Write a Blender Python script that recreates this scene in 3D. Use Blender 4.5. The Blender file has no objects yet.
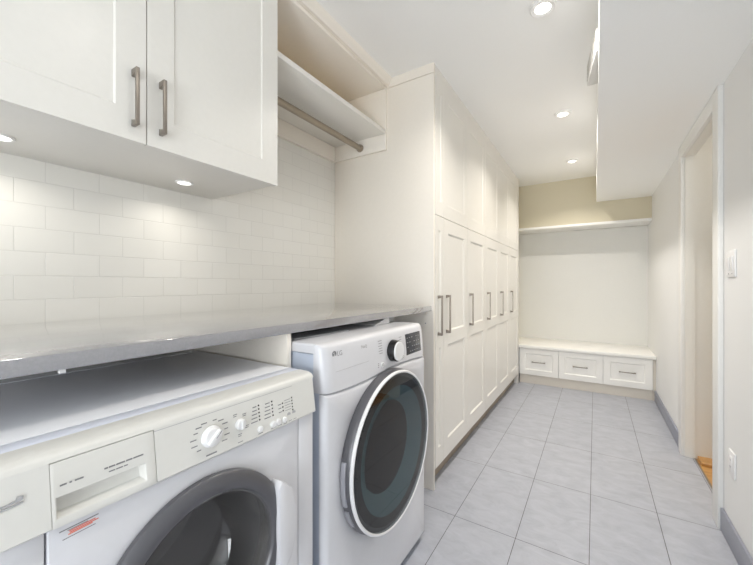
import bpy, bmesh, math, random
from mathutils import Vector, Matrix
random.seed(4)
C = bpy.context.scene.collection
PI = math.pi

# ------------------------------------------------------------------ camera
cd = bpy.data.cameras.new('camera')
cd.sensor_fit = 'HORIZONTAL'
cd.sensor_width = 36.0
cd.lens = 36.0 * 344.0 / 753.0
cd.shift_y = 2.5 / 753.0
cd.clip_start = 0.02
cam = bpy.data.objects.new('camera', cd)
C.objects.link(cam)
cam.location = (0.0, 0.0, 1.23)
cam.rotation_euler = (PI / 2, 0, math.atan(218.5 / 344.0))
bpy.context.scene.camera = cam

# ------------------------------------------------------------------ world, exposure
W = bpy.data.worlds.new('world')
bpy.context.scene.world = W
W.use_nodes = True
W.node_tree.nodes['Background'].inputs['Color'].default_value = (0.80, 0.90, 1.0, 1)
W.node_tree.nodes['Background'].inputs['Strength'].default_value = 1.0
VS = bpy.context.scene.view_settings
VS.view_transform = 'Standard'
VS.look = 'None'
VS.gamma = 1.0
VS.use_curve_mapping = False
VS.exposure = -0.36
cy = bpy.context.scene.cycles
cy.max_bounces = 24
cy.diffuse_bounces = 20
cy.glossy_bounces = 5
cy.transparent_max_bounces = 10
cy.sample_clamp_indirect = 4.0
cy.caustics_reflective = False
cy.caustics_refractive = False

CEIL_W = 13.0        # watts of every recessed ceiling lamp
PUCK_W = 0.78
FILL_W = 66.0         # fill light from an added window, unseen behind the camera
CEIL_COL = (1.0, 0.945, 0.865)
PUCK_COL = (1.0, 0.95, 0.86)


def area_lamp(name, loc, size, watts, col, rot=(0, 0, 0), size_y=None, spread=PI):
    l = bpy.data.lights.new(name, 'AREA')
    l.energy = watts
    l.color = col
    l.size = size
    if size_y:
        l.shape = 'RECTANGLE'
        l.size_y = size_y
    else:
        l.shape = 'DISK'
    l.spread = spread
    o = bpy.data.objects.new(name, l)
    C.objects.link(o)
    o.location = loc
    o.rotation_euler = rot
    return o


area_lamp('window_daylight', (0.10, -2.16, 1.15), 0.7, FILL_W, (0.93, 0.965, 1.0), (PI / 2 + 0.5, 0, 0), 1.9)  # added fill light, placed and tilted to brighten the room

# ------------------------------------------------------------------ materials
def new_mat(name):
    m = bpy.data.materials.new(name)
    m.use_nodes = True
    nt = m.node_tree
    return m, nt, nt.nodes['Principled BSDF']


def mat(name, col, rough=0.5, metal=0.0, spec=0.5, bump=0.0, bscale=60.0, var=0.02, coat=0.0):
    """plain finish with a very fine procedural variation of colour and surface"""
    m, nt, b = new_mat(name)
    N, L = nt.nodes, nt.links
    b.inputs['Roughness'].default_value = rough
    b.inputs['Metallic'].default_value = metal
    b.inputs['Specular IOR Level'].default_value = spec
    b.inputs['Coat Weight'].default_value = coat
    b.inputs['Coat Roughness'].default_value = 0.08
    tc = N.new('ShaderNodeTexCoord')
    nz = N.new('ShaderNodeTexNoise')
    nz.inputs['Scale'].default_value = bscale
    nz.inputs['Detail'].default_value = 3.0
    L.new(tc.outputs['Object'], nz.inputs['Vector'])
    mx = N.new('ShaderNodeMix')
    mx.data_type = 'RGBA'
    mx.inputs[6].default_value = tuple(c * (1 - var) for c in col) + (1,)
    mx.inputs[7].default_value = tuple(min(1, c * (1 + var)) for c in col) + (1,)
    L.new(nz.outputs['Fac'], mx.inputs[0])
    L.new(mx.outputs[2], b.inputs['Base Color'])
    if bump:
        bp = N.new('ShaderNodeBump')
        bp.inputs['Strength'].default_value = bump
        bp.inputs['Distance'].default_value = 0.002
        L.new(nz.outputs['Fac'], bp.inputs['Height'])
        L.new(bp.outputs['Normal'], b.inputs['Normal'])
    return m


def emit(name, col, strength):
    m, nt, b = new_mat(name)
    b.inputs['Base Color'].default_value = col + (1,)
    b.inputs['Emission Color'].default_value = col + (1,)
    b.inputs['Emission Strength'].default_value = strength
    return m


def mapped(nt, ax, ay, ox, oy):
    N, L = nt.nodes, nt.links
    tc = N.new('ShaderNodeTexCoord')
    sp = N.new('ShaderNodeSeparateXYZ')
    L.new(tc.outputs['Object'], sp.inputs[0])
    cb = N.new('ShaderNodeCombineXYZ')
    for src, dst, off in ((ax, 'X', ox), (ay, 'Y', oy)):
        a = N.new('ShaderNodeMath')
        a.operation = 'ADD'
        a.inputs[1].default_value = off
        L.new(sp.outputs[src], a.inputs[0])
        L.new(a.outputs[0], cb.inputs[dst])
    return tc, cb


def floor_mat():
    m, nt, b = new_mat('floor_tile')
    N, L = nt.nodes, nt.links
    tc, v = mapped(nt, 'X', 'Y', 0.022 + 0.304 * 40, -1.771 + 0.609 * 20)
    br = N.new('ShaderNodeTexBrick')
    br.offset = 0.0
    br.inputs['Scale'].default_value = 1.0
    br.inputs['Brick Width'].default_value = 0.304
    br.inputs['Row Height'].default_value = 0.609
    br.inputs['Mortar Size'].default_value = 0.0016
    br.inputs['Mortar Smooth'].default_value = 0.15
    br.inputs['Color1'].default_value = (0.39, 0.404, 0.45, 1)
    br.inputs['Color2'].default_value = (0.408, 0.422, 0.468, 1)
    br.inputs['Mortar'].default_value = (0.11, 0.105, 0.105, 1)
    L.new(v.outputs[0], br.inputs['Vector'])
    mp = N.new('ShaderNodeMapping')
    mp.inputs['Rotation'].default_value = (0, 0, 0.5)
    mp.inputs['Scale'].default_value = (8, 15, 1)
    L.new(tc.outputs['Object'], mp.inputs['Vector'])
    n1 = N.new('ShaderNodeTexNoise')
    n1.inputs['Scale'].default_value = 1.0
    n1.inputs['Detail'].default_value = 8.0
    n1.inputs['Roughness'].default_value = 0.68
    n1.inputs['Distortion'].default_value = 0.8
    L.new(mp.outputs[0], n1.inputs['Vector'])
    rp = N.new('ShaderNodeValToRGB')
    rp.color_ramp.elements[0].position = 0.3
    rp.color_ramp.elements[0].color = (0.86, 0.86, 0.87, 1)
    rp.color_ramp.elements[1].position = 0.72
    rp.color_ramp.elements[1].color = (1.1, 1.1, 1.1, 1)
    L.new(n1.outputs['Fac'], rp.inputs[0])
    mx = N.new('ShaderNodeMix')
    mx.data_type = 'RGBA'
    mx.blend_type = 'MULTIPLY'
    mx.inputs[0].default_value = 1.0
    L.new(br.outputs['Color'], mx.inputs[6])
    L.new(rp.outputs[0], mx.inputs[7])
    L.new(mx.outputs[2], b.inputs['Base Color'])
    b.inputs['Roughness'].default_value = 0.42
    b.inputs['Specular IOR Level'].default_value = 0.4
    iv = N.new('ShaderNodeMath')
    iv.operation = 'SUBTRACT'
    iv.inputs[0].default_value = 1.0
    L.new(br.outputs['Fac'], iv.inputs[1])
    bp = N.new('ShaderNodeBump')
    bp.inputs['Strength'].default_value = 0.5
    bp.inputs['Distance'].default_value = 0.002
    L.new(iv.outputs[0], bp.inputs['Height'])
    L.new(bp.outputs['Normal'], b.inputs['Normal'])
    return m


def subway_mat():
    m, nt, b = new_mat('subway_tile')
    N, L = nt.nodes, nt.links
    tc, v = mapped(nt, 'Y', 'Z', -0.907 + 0.15 * 40, -1.1035 + 0.0787 * 20)
    br = N.new('ShaderNodeTexBrick')
    br.offset = 0.5
    br.inputs['Scale'].default_value = 1.0
    br.inputs['Brick Width'].default_value = 0.15
    br.inputs['Row Height'].default_value = 0.0787
    br.inputs['Mortar Size'].default_value = 0.0014
    br.inputs['Mortar Smooth'].default_value = 0.6
    br.inputs['Color1'].default_value = (0.78, 0.765, 0.72, 1)
    br.inputs['Color2'].default_value = (0.76, 0.745, 0.70, 1)
    br.inputs['Mortar'].default_value = (0.69, 0.675, 0.635, 1)
    L.new(v.outputs[0], br.inputs['Vector'])
    L.new(br.outputs['Color'], b.inputs['Base Color'])
    b.inputs['Roughness'].default_value = 0.13
    b.inputs['Specular IOR Level'].default_value = 0.5
    iv = N.new('ShaderNodeMath')
    iv.operation = 'SUBTRACT'
    iv.inputs[0].default_value = 1.0
    L.new(br.outputs['Fac'], iv.inputs[1])
    bp = N.new('ShaderNodeBump')
    bp.inputs['Strength'].default_value = 0.55
    bp.inputs['Distance'].default_value = 0.0015
    L.new(iv.outputs[0], bp.inputs['Height'])
    L.new(bp.outputs['Normal'], b.inputs['Normal'])
    return m


def quartz_mat():
    m, nt, b = new_mat('grey_quartz')
    N, L = nt.nodes, nt.links
    tc = N.new('ShaderNodeTexCoord')
    n1 = N.new('ShaderNodeTexNoise')
    n1.inputs['Scale'].default_value = 220
    n1.inputs['Detail'].default_value = 4
    L.new(tc.outputs['Object'], n1.inputs['Vector'])
    rp = N.new('ShaderNodeValToRGB')
    rp.color_ramp.elements[0].position = 0.35
    rp.color_ramp.elements[0].color = (0.235, 0.235, 0.25, 1)
    rp.color_ramp.elements[1].position = 0.7
    rp.color_ramp.elements[1].color = (0.265, 0.262, 0.278, 1)
    L.new(n1.outputs['Fac'], rp.inputs[0])
    L.new(rp.outputs[0], b.inputs['Base Color'])
    b.inputs['Roughness'].default_value = 0.05
    b.inputs['Specular IOR Level'].default_value = 1.0
    b.inputs['Coat Weight'].default_value = 1.0
    b.inputs['Coat IOR'].default_value = 1.8
    b.inputs['Coat Roughness'].default_value = 0.03
    return m


def wood_mat():
    m, nt, b = new_mat('honey_wood')
    N, L = nt.nodes, nt.links
    tc = N.new('ShaderNodeTexCoord')
    mp = N.new('ShaderNodeMapping')
    mp.inputs['Scale'].default_value = (3, 26, 3)
    L.new(tc.outputs['Object'], mp.inputs['Vector'])
    n1 = N.new('ShaderNodeTexNoise')
    n1.inputs['Scale'].default_value = 2.0
    n1.inputs['Detail'].default_value = 6
    n1.inputs['Distortion'].default_value = 0.6
    L.new(mp.outputs[0], n1.inputs['Vector'])
    rp = N.new('ShaderNodeValToRGB')
    rp.color_ramp.elements[0].position = 0.3
    rp.color_ramp.elements[0].color = (0.40, 0.20, 0.065, 1)
    rp.color_ramp.elements[1].position = 0.7
    rp.color_ramp.elements[1].color = (0.62, 0.35, 0.12, 1)
    L.new(n1.outputs['Fac'], rp.inputs[0])
    L.new(rp.outputs[0], b.inputs['Base Color'])
    b.inputs['Roughness'].default_value = 0.3
    return m


def pane_mat(name, tint, refl, ior=1.6, refl_col=(1, 1, 1), one_sided=False, haze=0.0):
    """dark tinted pane: tinted transmission plus a mirror-like reflection"""
    m = bpy.data.materials.new(name)
    m.use_nodes = True
    nt = m.node_tree
    N, L = nt.nodes, nt.links
    N.clear()
    out = N.new('ShaderNodeOutputMaterial')
    tr = N.new('ShaderNodeBsdfTransparent')
    tr.inputs['Color'].default_value = tint + (1,)
    gl = N.new('ShaderNodeBsdfGlossy')
    gl.inputs['Roughness'].default_value = 0.0
    gl.inputs['Color'].default_value = refl_col + (1,)
    f0 = ((ior - 1) / (ior + 1)) ** 2
    lw = N.new('ShaderNodeLayerWeight')
    lw.inputs['Blend'].default_value = 0.5
    pw = N.new('ShaderNodeMath')
    pw.operation = 'POWER'
    pw.inputs[1].default_value = 5.0
    L.new(lw.outputs['Facing'], pw.inputs[0])
    ma = N.new('ShaderNodeMath')
    ma.operation = 'MULTIPLY_ADD'
    ma.inputs[1].default_value = (1 - f0) * refl
    ma.inputs[2].default_value = f0 * refl
    L.new(pw.outputs[0], ma.inputs[0])
    mu = ma
    if one_sided:
        ge = N.new('ShaderNodeNewGeometry')
        iv = N.new('ShaderNodeMath')
        iv.operation = 'SUBTRACT'
        iv.inputs[0].default_value = 1.0
        L.new(ge.outputs['Backfacing'], iv.inputs[1])
        mu = N.new('ShaderNodeMath')
        mu.operation = 'MULTIPLY'
        L.new(ma.outputs[0], mu.inputs[0])
        L.new(iv.outputs[0], mu.inputs[1])
    mx = N.new('ShaderNodeMixShader')
    L.new(mu.outputs[0], mx.inputs[0])
    if haze:
        df = N.new('ShaderNodeBsdfDiffuse')
        df.inputs['Color'].default_value = (0.40, 0.39, 0.39, 1)
        tc = N.new('ShaderNodeTexCoord')
        nz = N.new('ShaderNodeTexNoise')
        nz.inputs['Scale'].default_value = 9.0
        nz.inputs['Detail'].default_value = 7.0
        L.new(tc.outputs['Object'], nz.inputs['Vector'])
        hm = N.new('ShaderNodeMath')
        hm.operation = 'MULTIPLY'
        hm.inputs[1].default_value = haze * 2
        L.new(nz.outputs['Fac'], hm.inputs[0])
        hx = N.new('ShaderNodeMixShader')
        L.new(hm.outputs[0], hx.inputs[0])
        L.new(tr.outputs[0], hx.inputs[1])
        L.new(df.outputs[0], hx.inputs[2])
        tr = hx
    L.new(tr.outputs[0], mx.inputs[1])
    L.new(gl.outputs[0], mx.inputs[2])
    L.new(mx.outputs[0], out.inputs['Surface'])
    return m


M = {
    'cab': mat('cabinet_white', (0.77, 0.75, 0.705), 0.28, bump=0.02),
    'cream': mat('cabinet_cream', (0.84, 0.79, 0.715), 0.35),  # cabinet white with the warm light cast put into the colour
    'wall': mat('wall_white', (0.78, 0.785, 0.79), 0.6, bump=0.05, bscale=180),
    'ceil': mat('ceiling_white', (0.92, 0.92, 0.91), 0.7, bump=0.05, bscale=180),
    'beige': mat('wall_beige', (0.65, 0.60, 0.465), 0.6, bump=0.05, bscale=180),
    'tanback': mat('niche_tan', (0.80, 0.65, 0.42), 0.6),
    'panel': mat('panel_white', (0.735, 0.735, 0.715), 0.45),
    'trim': mat('trim_white', (0.89, 0.885, 0.87), 0.35),
    'vent': mat('vent_white', (0.66, 0.655, 0.635), 0.5),
    'bench': mat('bench_white', (0.87, 0.862, 0.835), 0.3),
    'casing': mat('casing_white', (0.80, 0.80, 0.785), 0.4),
    'plate': mat('plate_white', (0.80, 0.80, 0.81), 0.35),
    'jamb': mat('jamb_cream', (0.80, 0.79, 0.75), 0.45),
    'kick': mat('kick_tan', (0.68, 0.635, 0.57), 0.5),
    'kickbrown': mat('kick_brown', (0.36, 0.30, 0.235), 0.5),  # the tan kick again, with the shade under the doors in its colour
    'base': mat('baseboard_grey', (0.27, 0.285, 0.345), 0.35, var=0.05, bscale=25),
    'floor': floor_mat(),
    'subway': subway_mat(),
    'quartz': quartz_mat(),
    'wood': wood_mat(),
    'nickel': mat('brushed_nickel', (0.31, 0.275, 0.24), 0.38, metal=0.8, var=0.06),
    'nickeldark': mat('brushed_nickel_dark', (0.36, 0.31, 0.25), 0.36, metal=0.8, var=0.06),
    'enamel': mat('white_enamel', (0.66, 0.662, 0.69), 0.22, bump=0.0),
    'enamelgrey': mat('grey_enamel', (0.80, 0.81, 0.84), 0.35),
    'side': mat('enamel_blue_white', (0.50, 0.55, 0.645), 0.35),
    'strip': mat('enamel_lilac', (0.66, 0.69, 0.78), 0.3),
    'fascia': mat('cream_plastic', (0.66, 0.655, 0.625), 0.32),
    'white': mat('white_plastic', (0.77, 0.77, 0.775), 0.3),
    'grey': mat('grey_plastic', (0.30, 0.30, 0.33), 0.35),
    'darkgrey': mat('smoked_plastic', (0.085, 0.085, 0.095), 0.28),
    'black': mat('black_plastic', (0.012, 0.012, 0.014), 0.2),
    'ink': mat('grey_ink', (0.22, 0.22, 0.23), 0.6),
    'inklight': mat('pale_grey_ink', (0.42, 0.42, 0.43), 0.6),
    'red': mat('red_ink', (0.72, 0.16, 0.10), 0.6),
    'chrome': mat('chrome', (0.75, 0.75, 0.77), 0.12, metal=1.0),
    'steel': mat('drum_steel', (0.30, 0.29, 0.29), 0.45, metal=0.6),
    'rubber': mat('rubber_gasket', (0.07, 0.065, 0.06), 0.55),
    'gap': mat('dark_gap', (0.03, 0.03, 0.03), 0.8),
    'teal': mat('teal_inner_glass', (0.10, 0.21, 0.235), 0.25),
    'drumdark': mat('dark_drum', (0.018, 0.02, 0.022), 0.6, spec=0.2),
    'paper': mat('paper_white', (0.78, 0.78, 0.78), 0.7),
    'papergrey': mat('paper_grey', (0.42, 0.43, 0.44), 0.7),
    'screen': mat('dark_display', (0.045, 0.05, 0.06), 0.2),
    'lamp': emit('lamp_diffuser', (1.0, 0.97, 0.92), 4.0),
    'pane': pane_mat('door_pane_smoked', (0.66, 0.69, 0.70), 0.95, 1.65, one_sided=True),
    'clear': pane_mat('door_bowl_clear', (0.60, 0.60, 0.60), 1.3, 1.5, haze=0.17),
    'window_glass': pane_mat('window_glass', (0.95, 0.97, 0.97), 1.0, 1.45),
}

# ------------------------------------------------------------------ mesh helpers
def wloc(o):
    v = Vector((0, 0, 0))
    while o is not None:
        v += o.location
        o = o.parent
    return v


class MB:
    def __init__(self):
        self.bm = bmesh.new()

    def _join(self, t):
        me = bpy.data.meshes.new('tmp')
        t.to_mesh(me)
        t.free()
        self.bm.from_mesh(me)
        bpy.data.meshes.remove(me)

    def box(self, x0, x1, y0, y1, z0, z1, bev=0.0, seg=2):
        t = bmesh.new()
        bmesh.ops.create_cube(t, size=1.0)
        for v in t.verts:
            v.co = Vector(((x0 + x1) / 2 + v.co.x * (x1 - x0), (y0 + y1) / 2 + v.co.y * (y1 - y0),
                           (z0 + z1) / 2 + v.co.z * (z1 - z0)))
        if bev:
            bmesh.ops.bevel(t, geom=list(t.edges), offset=bev, segments=seg, profile=0.5, affect='EDGES')
        self._join(t)
        return self

    def prism(self, pts, axis, a0, a1, bev=0.0):
        """extrude a polygon: axis 'x' takes (y,z) points, 'y' takes (x,z), 'z' takes (x,y)"""
        t = bmesh.new()

        def mk(p, a):
            return {'x': (a, p[0], p[1]), 'y': (p[0], a, p[1]), 'z': (p[0], p[1], a)}[axis]
        A = [t.verts.new(mk(p, a0)) for p in pts]
        B = [t.verts.new(mk(p, a1)) for p in pts]
        t.faces.new(A)
        t.faces.new(B)
        n = len(pts)
        for i in range(n):
            t.faces.new((A[i], A[(i + 1) % n], B[(i + 1) % n], B[i]))
        bmesh.ops.recalc_face_normals(t, faces=t.faces)
        if bev:
            bmesh.ops.bevel(t, geom=list(t.edges), offset=bev, segments=2, profile=0.5, affect='EDGES')
        self._join(t)
        return self

    def lathe(self, prof, centre, axis='x', n=64, closed=False, caps=True):
        """prof: list of (radius, distance along the axis)"""
        t = bmesh.new()
        rings = []

        def mk(r, d, a):
            u, w = r * math.cos(a), r * math.sin(a)
            c = centre
            return {'x': (c[0] + d, c[1] + u, c[2] + w), 'y': (c[0] + u, c[1] + d, c[2] + w),
                    'z': (c[0] + u, c[1] + w, c[2] + d)}[axis]
        for r, d in prof:
            if r < 1e-6:
                rings.append([t.verts.new(mk(0, d, 0))])
            else:
                rings.append([t.verts.new(mk(r, d, 2 * PI * k / n)) for k in range(n)])
        pairs = list(zip(rings[:-1], rings[1:]))
        if closed:
            pairs.append((rings[-1], rings[0]))
        for a, b in pairs:
            for k in range(n):
                k2 = (k + 1) % n
                if len(a) == 1 and len(b) == 1:
                    continue
                if len(a) == 1:
                    t.faces.new((a[0], b[k], b[k2]))
                elif len(b) == 1:
                    t.faces.new((a[k], a[k2], b[0]))
                else:
                    t.faces.new((a[k], a[k2], b[k2], b[k]))
        if not closed and caps:
            for r in (rings[0], rings[-1]):
                if len(r) > 1:
                    t.faces.new(r)
        bmesh.ops.recalc_face_normals(t, faces=t.faces)
        self._join(t)
        return self

    def loft(self, secs, caps=True):
        """secs: list of equally long closed loops of 3-D points"""
        t = bmesh.new()
        R = [[t.verts.new(p) for p in s] for s in secs]
        n = len(secs[0])
        for a, b in zip(R[:-1], R[1:]):
            for k in range(n):
                t.faces.new((a[k], a[(k + 1) % n], b[(k + 1) % n], b[k]))
        if caps:
            t.faces.new(R[0])
            t.faces.new(R[-1])
        bmesh.ops.recalc_face_normals(t, faces=t.faces)
        self._join(t)
        return self

    def hollow(self, x0, x1, y0, y1, z0, z1, wall, depth):
        """box open towards +x"""
        secs = []
        for x, w in ((x0, 0.0), (x1, 0.0), (x1, wall), (x1 - depth, wall)):
            secs.append([(x, y0 + w, z0 + w), (x, y1 - w, z0 + w), (x, y1 - w, z1 - w), (x, y0 + w, z1 - w)])
        return self.loft(secs)

    def front(self, y0, y1, z0, z1, xb, xf, cells, slope=0.009, depth=0.008, bev=0.0015):
        """door or drawer front facing +x with recessed panels; cells: list of (y0,y1,z0,z1)"""
        ys = sorted({y0, y1} | {c[0] for c in cells} | {c[1] for c in cells})
        zs = sorted({z0, z1} | {c[2] for c in cells} | {c[3] for c in cells})
        t = bmesh.new()
        cache = {}

        def V(x, y, z):
            k = (round(x, 5), round(y, 5), round(z, 5))
            if k not in cache:
                cache[k] = t.verts.new((x, y, z))
            return cache[k]
        for i in range(len(ys) - 1):
            for j in range(len(zs) - 1):
                a, b, c, d = ys[i], ys[i + 1], zs[j], zs[j + 1]
                q = [(a, c), (b, c), (b, d), (a, d)]
                hit = any(cl[0] - 1e-6 <= a and b <= cl[1] + 1e-6 and cl[2] - 1e-6 <= c and d <= cl[3] + 1e-6 for cl in cells)
                if not hit:
                    t.faces.new([V(xf, *p) for p in q])
                else:
                    s = slope
                    r = [(a + s, c + s), (b - s, c + s), (b - s, d - s), (a + s, d - s)]
                    for k in range(4):
                        k2 = (k + 1) % 4
                        t.faces.new([V(xf, *q[k]), V(xf, *q[k2]), V(xf - depth, *r[k2]), V(xf - depth, *r[k])])
                    t.faces.new([V(xf - depth, *p) for p in r])
        for i in range(len(ys) - 1):
            for z, in ((z0,), (z1,)):
                t.faces.new([V(xf, ys[i], z), V(xf, ys[i + 1], z), V(xb, ys[i + 1], z), V(xb, ys[i], z)])
        for j in range(len(zs) - 1):
            for y in (y0, y1):
                t.faces.new([V(xf, y, zs[j]), V(xf, y, zs[j + 1]), V(xb, y, zs[j + 1]), V(xb, y, zs[j])])
        back = [V(xb, y, z0) for y in ys] + [V(xb, y1, z) for z in zs[1:]]
        back += [V(xb, y, z1) for y in reversed(ys[:-1])] + [V(xb, y0, z) for z in reversed(zs[1:-1])]
        t.faces.new(back)
        bmesh.ops.recalc_face_normals(t, faces=t.faces)
        self._join(t)
        return self

    def plate_hole(self, outline, yc, zc, r, xb, xf, edge=0.012, n=96):
        """plate facing +x with a star-shaped (y,z) outline, rounded outer edge and a round hole"""
        angs = [2 * PI * k / n for k in range(n)]
        for p in outline:
            a = math.atan2(p[1] - zc, p[0] - yc) % (2 * PI)
            if min(abs(a - b) for b in angs) > 1e-4:
                angs.append(a)
        angs.sort()

        def hit(a):
            d = (math.cos(a), math.sin(a))
            best = None
            for i in range(len(outline)):
                p, q = outline[i], outline[(i + 1) % len(outline)]
                ex, ez = q[0] - p[0], q[1] - p[1]
                den = d[0] * ez - d[1] * ex
                if abs(den) < 1e-9:
                    continue
                s = ((p[0] - yc) * ez - (p[1] - zc) * ex) / den
                u = ((p[0] - yc) * d[1] - (p[1] - zc) * d[0]) / den
                if s > 0 and -1e-6 <= u <= 1 + 1e-6 and (best is None or s < best):
                    best = s
            return best
        D = [hit(a) for a in angs]

        def ring(x, f):
            return [(x, yc + math.cos(a) * f(d), zc + math.sin(a) * f(d)) for a, d in zip(angs, D)]
        e = edge
        secs = [ring(xb, lambda d: r), ring(xb, lambda d: d), ring(xf - e, lambda d: d),
                ring(xf - e * 0.45, lambda d: d - e * 0.15), ring(xf - e * 0.12, lambda d: d - e * 0.5),
                ring(xf, lambda d: d - e), ring(xf, lambda d: r + 0.004), ring(xf - 0.004, lambda d: r), ring(xb, lambda d: r)]
        self.loft(secs, caps=False)
        bmesh.ops.remove_doubles(self.bm, verts=self.bm.verts, dist=1e-5)
        return self

    def cbar(self, p0, p1, out, w, t, foot):
        """bar pull between two points on a +x facing surface (p0,p1 = (x,y,z)); out = standoff"""
        p0, p1 = Vector(p0), Vector(p1)
        d = (p1 - p0).normalized()
        X = Vector((1, 0, 0))
        side = d.cross(X)
        Lh = (p1 - p0).length
        prof = [(0, 0), (0, out), (Lh, out), (Lh, 0), (Lh - foot, 0), (Lh - foot * 0.7, out - t), (foot * 0.7, out - t), (foot, 0)]
        tb = bmesh.new()
        loops = []
        for s in (-w / 2, w / 2):
            loops.append([tb.verts.new(p0 + d * a + X * b + side * s) for a, b in prof])
        A, B = loops
        tb.faces.new(A)
        tb.faces.new(B)
        n = len(prof)
        for i in range(n):
            tb.faces.new((A[i], A[(i + 1) % n], B[(i + 1) % n], B[i]))
        bmesh.ops.recalc_face_normals(tb, faces=tb.faces)
        bmesh.ops.bevel(tb, geom=list(tb.edges), offset=0.0012, segments=2, profile=0.5, affect='EDGES')
        self._join(tb)
        return self

    def build(self, name, material, parent=None, smooth=True, angle=32):
        off = wloc(parent) if parent else Vector((0, 0, 0))
        if off.length:
            bmesh.ops.translate(self.bm, verts=self.bm.verts, vec=-off)
        me = bpy.data.meshes.new(name)
        self.bm.normal_update()
        self.bm.to_mesh(me)
        self.bm.free()
        me.materials.append(material)
        if smooth:
            me.shade_smooth()
            me.set_sharp_from_angle(angle=math.radians(angle))
        o = bpy.data.objects.new(name, me)
        C.objects.link(o)
        if parent:
            o.parent = parent
        return o


def build_marks(mb, name, material, parent, gap=0.019):
    """printed marks: one mesh per cluster of neighbouring marks"""
    bm = mb.bm
    bm.verts.ensure_lookup_table()
    seen, isl = set(), []
    for v in bm.verts:
        if v.index in seen:
            continue
        st, comp = [v], []
        seen.add(v.index)
        while st:
            q = st.pop()
            comp.append(q)
            for e in q.link_edges:
                w_ = e.other_vert(q)
                if w_.index not in seen:
                    seen.add(w_.index)
                    st.append(w_)
        lo = [min(q.co[i] for q in comp) for i in range(3)]
        hi = [max(q.co[i] for q in comp) for i in range(3)]
        isl.append((lo, hi, comp))
    grp = list(range(len(isl)))

    def find(i):
        while grp[i] != i:
            i = grp[i]
        return i
    for i in range(len(isl)):
        for j in range(i):
            d = sum(max(0.0, isl[i][0][k] - isl[j][1][k], isl[j][0][k] - isl[i][1][k]) ** 2 for k in range(3)) ** 0.5
            if d <= gap:
                grp[find(i)] = find(j)
    roots = sorted({find(i) for i in range(len(isl))})
    for r_ in roots:
        keep = {v.index for i in range(len(isl)) if find(i) == r_ for v in isl[i][2]}
        m2 = MB()
        m2.bm.free()
        m2.bm = bm.copy()
        m2.bm.verts.ensure_lookup_table()
        bmesh.ops.delete(m2.bm, geom=[v for v in m2.bm.verts if v.index not in keep], context='VERTS')
        m2.build(name, material, parent)
    bm.free()


def B(*a, **k):
    return MB().box(*a, **k)


def tag(o, label, cat, group=None):
    o['label'] = label
    o['category'] = cat
    if group:
        o['group'] = group
    return o


def thing(name, label, cat, loc, group=None):
    o = bpy.data.objects.new(name, None)
    o.empty_display_size = 0.05
    C.objects.link(o)
    o.location = loc
    return tag(o, label, cat, group)


def struct(o):
    o['kind'] = 'structure'
    return o


def text_mesh(s, name, size, origin, material, parent, tilt=0.0, font_scale_x=1.0):
    """lettering on a +x facing surface, reading along +y"""
    cu = bpy.data.curves.new('txt', 'FONT')
    cu.body = s
    cu.size = size
    cu.extrude = 0.0002
    to = bpy.data.objects.new('txt', cu)
    C.objects.link(to)
    bpy.context.view_layer.update()
    dg = bpy.context.evaluated_depsgraph_get()
    me = bpy.data.meshes.new_from_object(to.evaluated_get(dg))
    bpy.data.objects.remove(to)
    bpy.data.curves.remove(cu)
    off = wloc(parent)
    for v in me.vertices:
        x, y, z = v.co
        v.co = Vector((origin[0] + z - y * tilt, origin[1] + x * font_scale_x, origin[2] + y)) - off
    me.materials.clear()
    me.materials.append(material)
    me.name = name
    o = bpy.data.objects.new(name, me)
    C.objects.link(o)
    o.parent = parent
    return o


# ================================================================== THE SETTING
ZC = 2.56          # ceiling
XL = -1.57         # tiled wall
XR = 0.545         # right wall
XP = -0.81         # face of the tall cabinet doors
Y0 = 1.915         # end panel of the tall cabinets
YE = 4.63          # far end of the tall cabinets

struct(B(-1.75, 0.60, -2.3, 5.50, -0.06, 0.0).build('floor', M['floor']))
struct(B(-1.75, 1.75, -2.3, 5.50, ZC, ZC + 0.08).build('ceiling', M['ceil']))
struct(B(XL - 0.12, XL, -2.3, 5.50, 0, ZC).build('wall_left', M['subway']))
struct(B(XL, -0.95, YE + 0.012, 5.34, 0, ZC).build('wall_left', M['beige']))
w = MB()
w.box(XR, 0.60, -2.3, 2.477, 0, ZC)
w.box(XR, 0.60, 2.477, 3.281, 2.16, ZC)
w.box(XR, 0.60, 3.281, 5.50, 0, ZC)
struct(w.build('wall_right', M['wall']))
w = MB()
w.box(-1.6, XR, 5.34, 5.50, 0, ZC)
w.box(-0.95, XR, 4.975, 5.34, 1.99, ZC)
struct(w.build('wall_back', M['beige']))
struct(B(-0.949, XR, 5.32, 5.339, 0.40, 1.957).build('trim_1', M['panel']))
# wall behind the camera, with an unseen window added for fill light
w = MB()
w.box(XL, -0.32, -2.3, -2.18, 0, ZC)
w.box(0.50, XR, -2.3, -2.18, 0, ZC)
w.box(-0.32, 0.50, -2.3, -2.18, 0, 0.12)
w.box(-0.32, 0.50, -2.3, -2.18, 2.2, ZC)
struct(w.build('wall_near', M['wall']))
wn = MB()
wn.box(-0.32, -0.26, -2.27, -2.19, 0.12, 2.2)
wn.box(0.44, 0.50, -2.27, -2.19, 0.12, 2.2)
wn.box(-0.26, 0.44, -2.27, -2.19, 0.12, 0.18)
wn.box(-0.26, 0.44, -2.27, -2.19, 2.14, 2.2)
wn = struct(wn.build('window_1', M['trim']))
B(-0.26, 0.44, -2.24, -2.232, 0.18, 2.14).build('pane', M['window_glass'], wn)

# soffit over the passage
struct(B(0.014, XR, -2.18, 4.974, 2.24, ZC).build('ceiling_soffit', M['ceil']))

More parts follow.
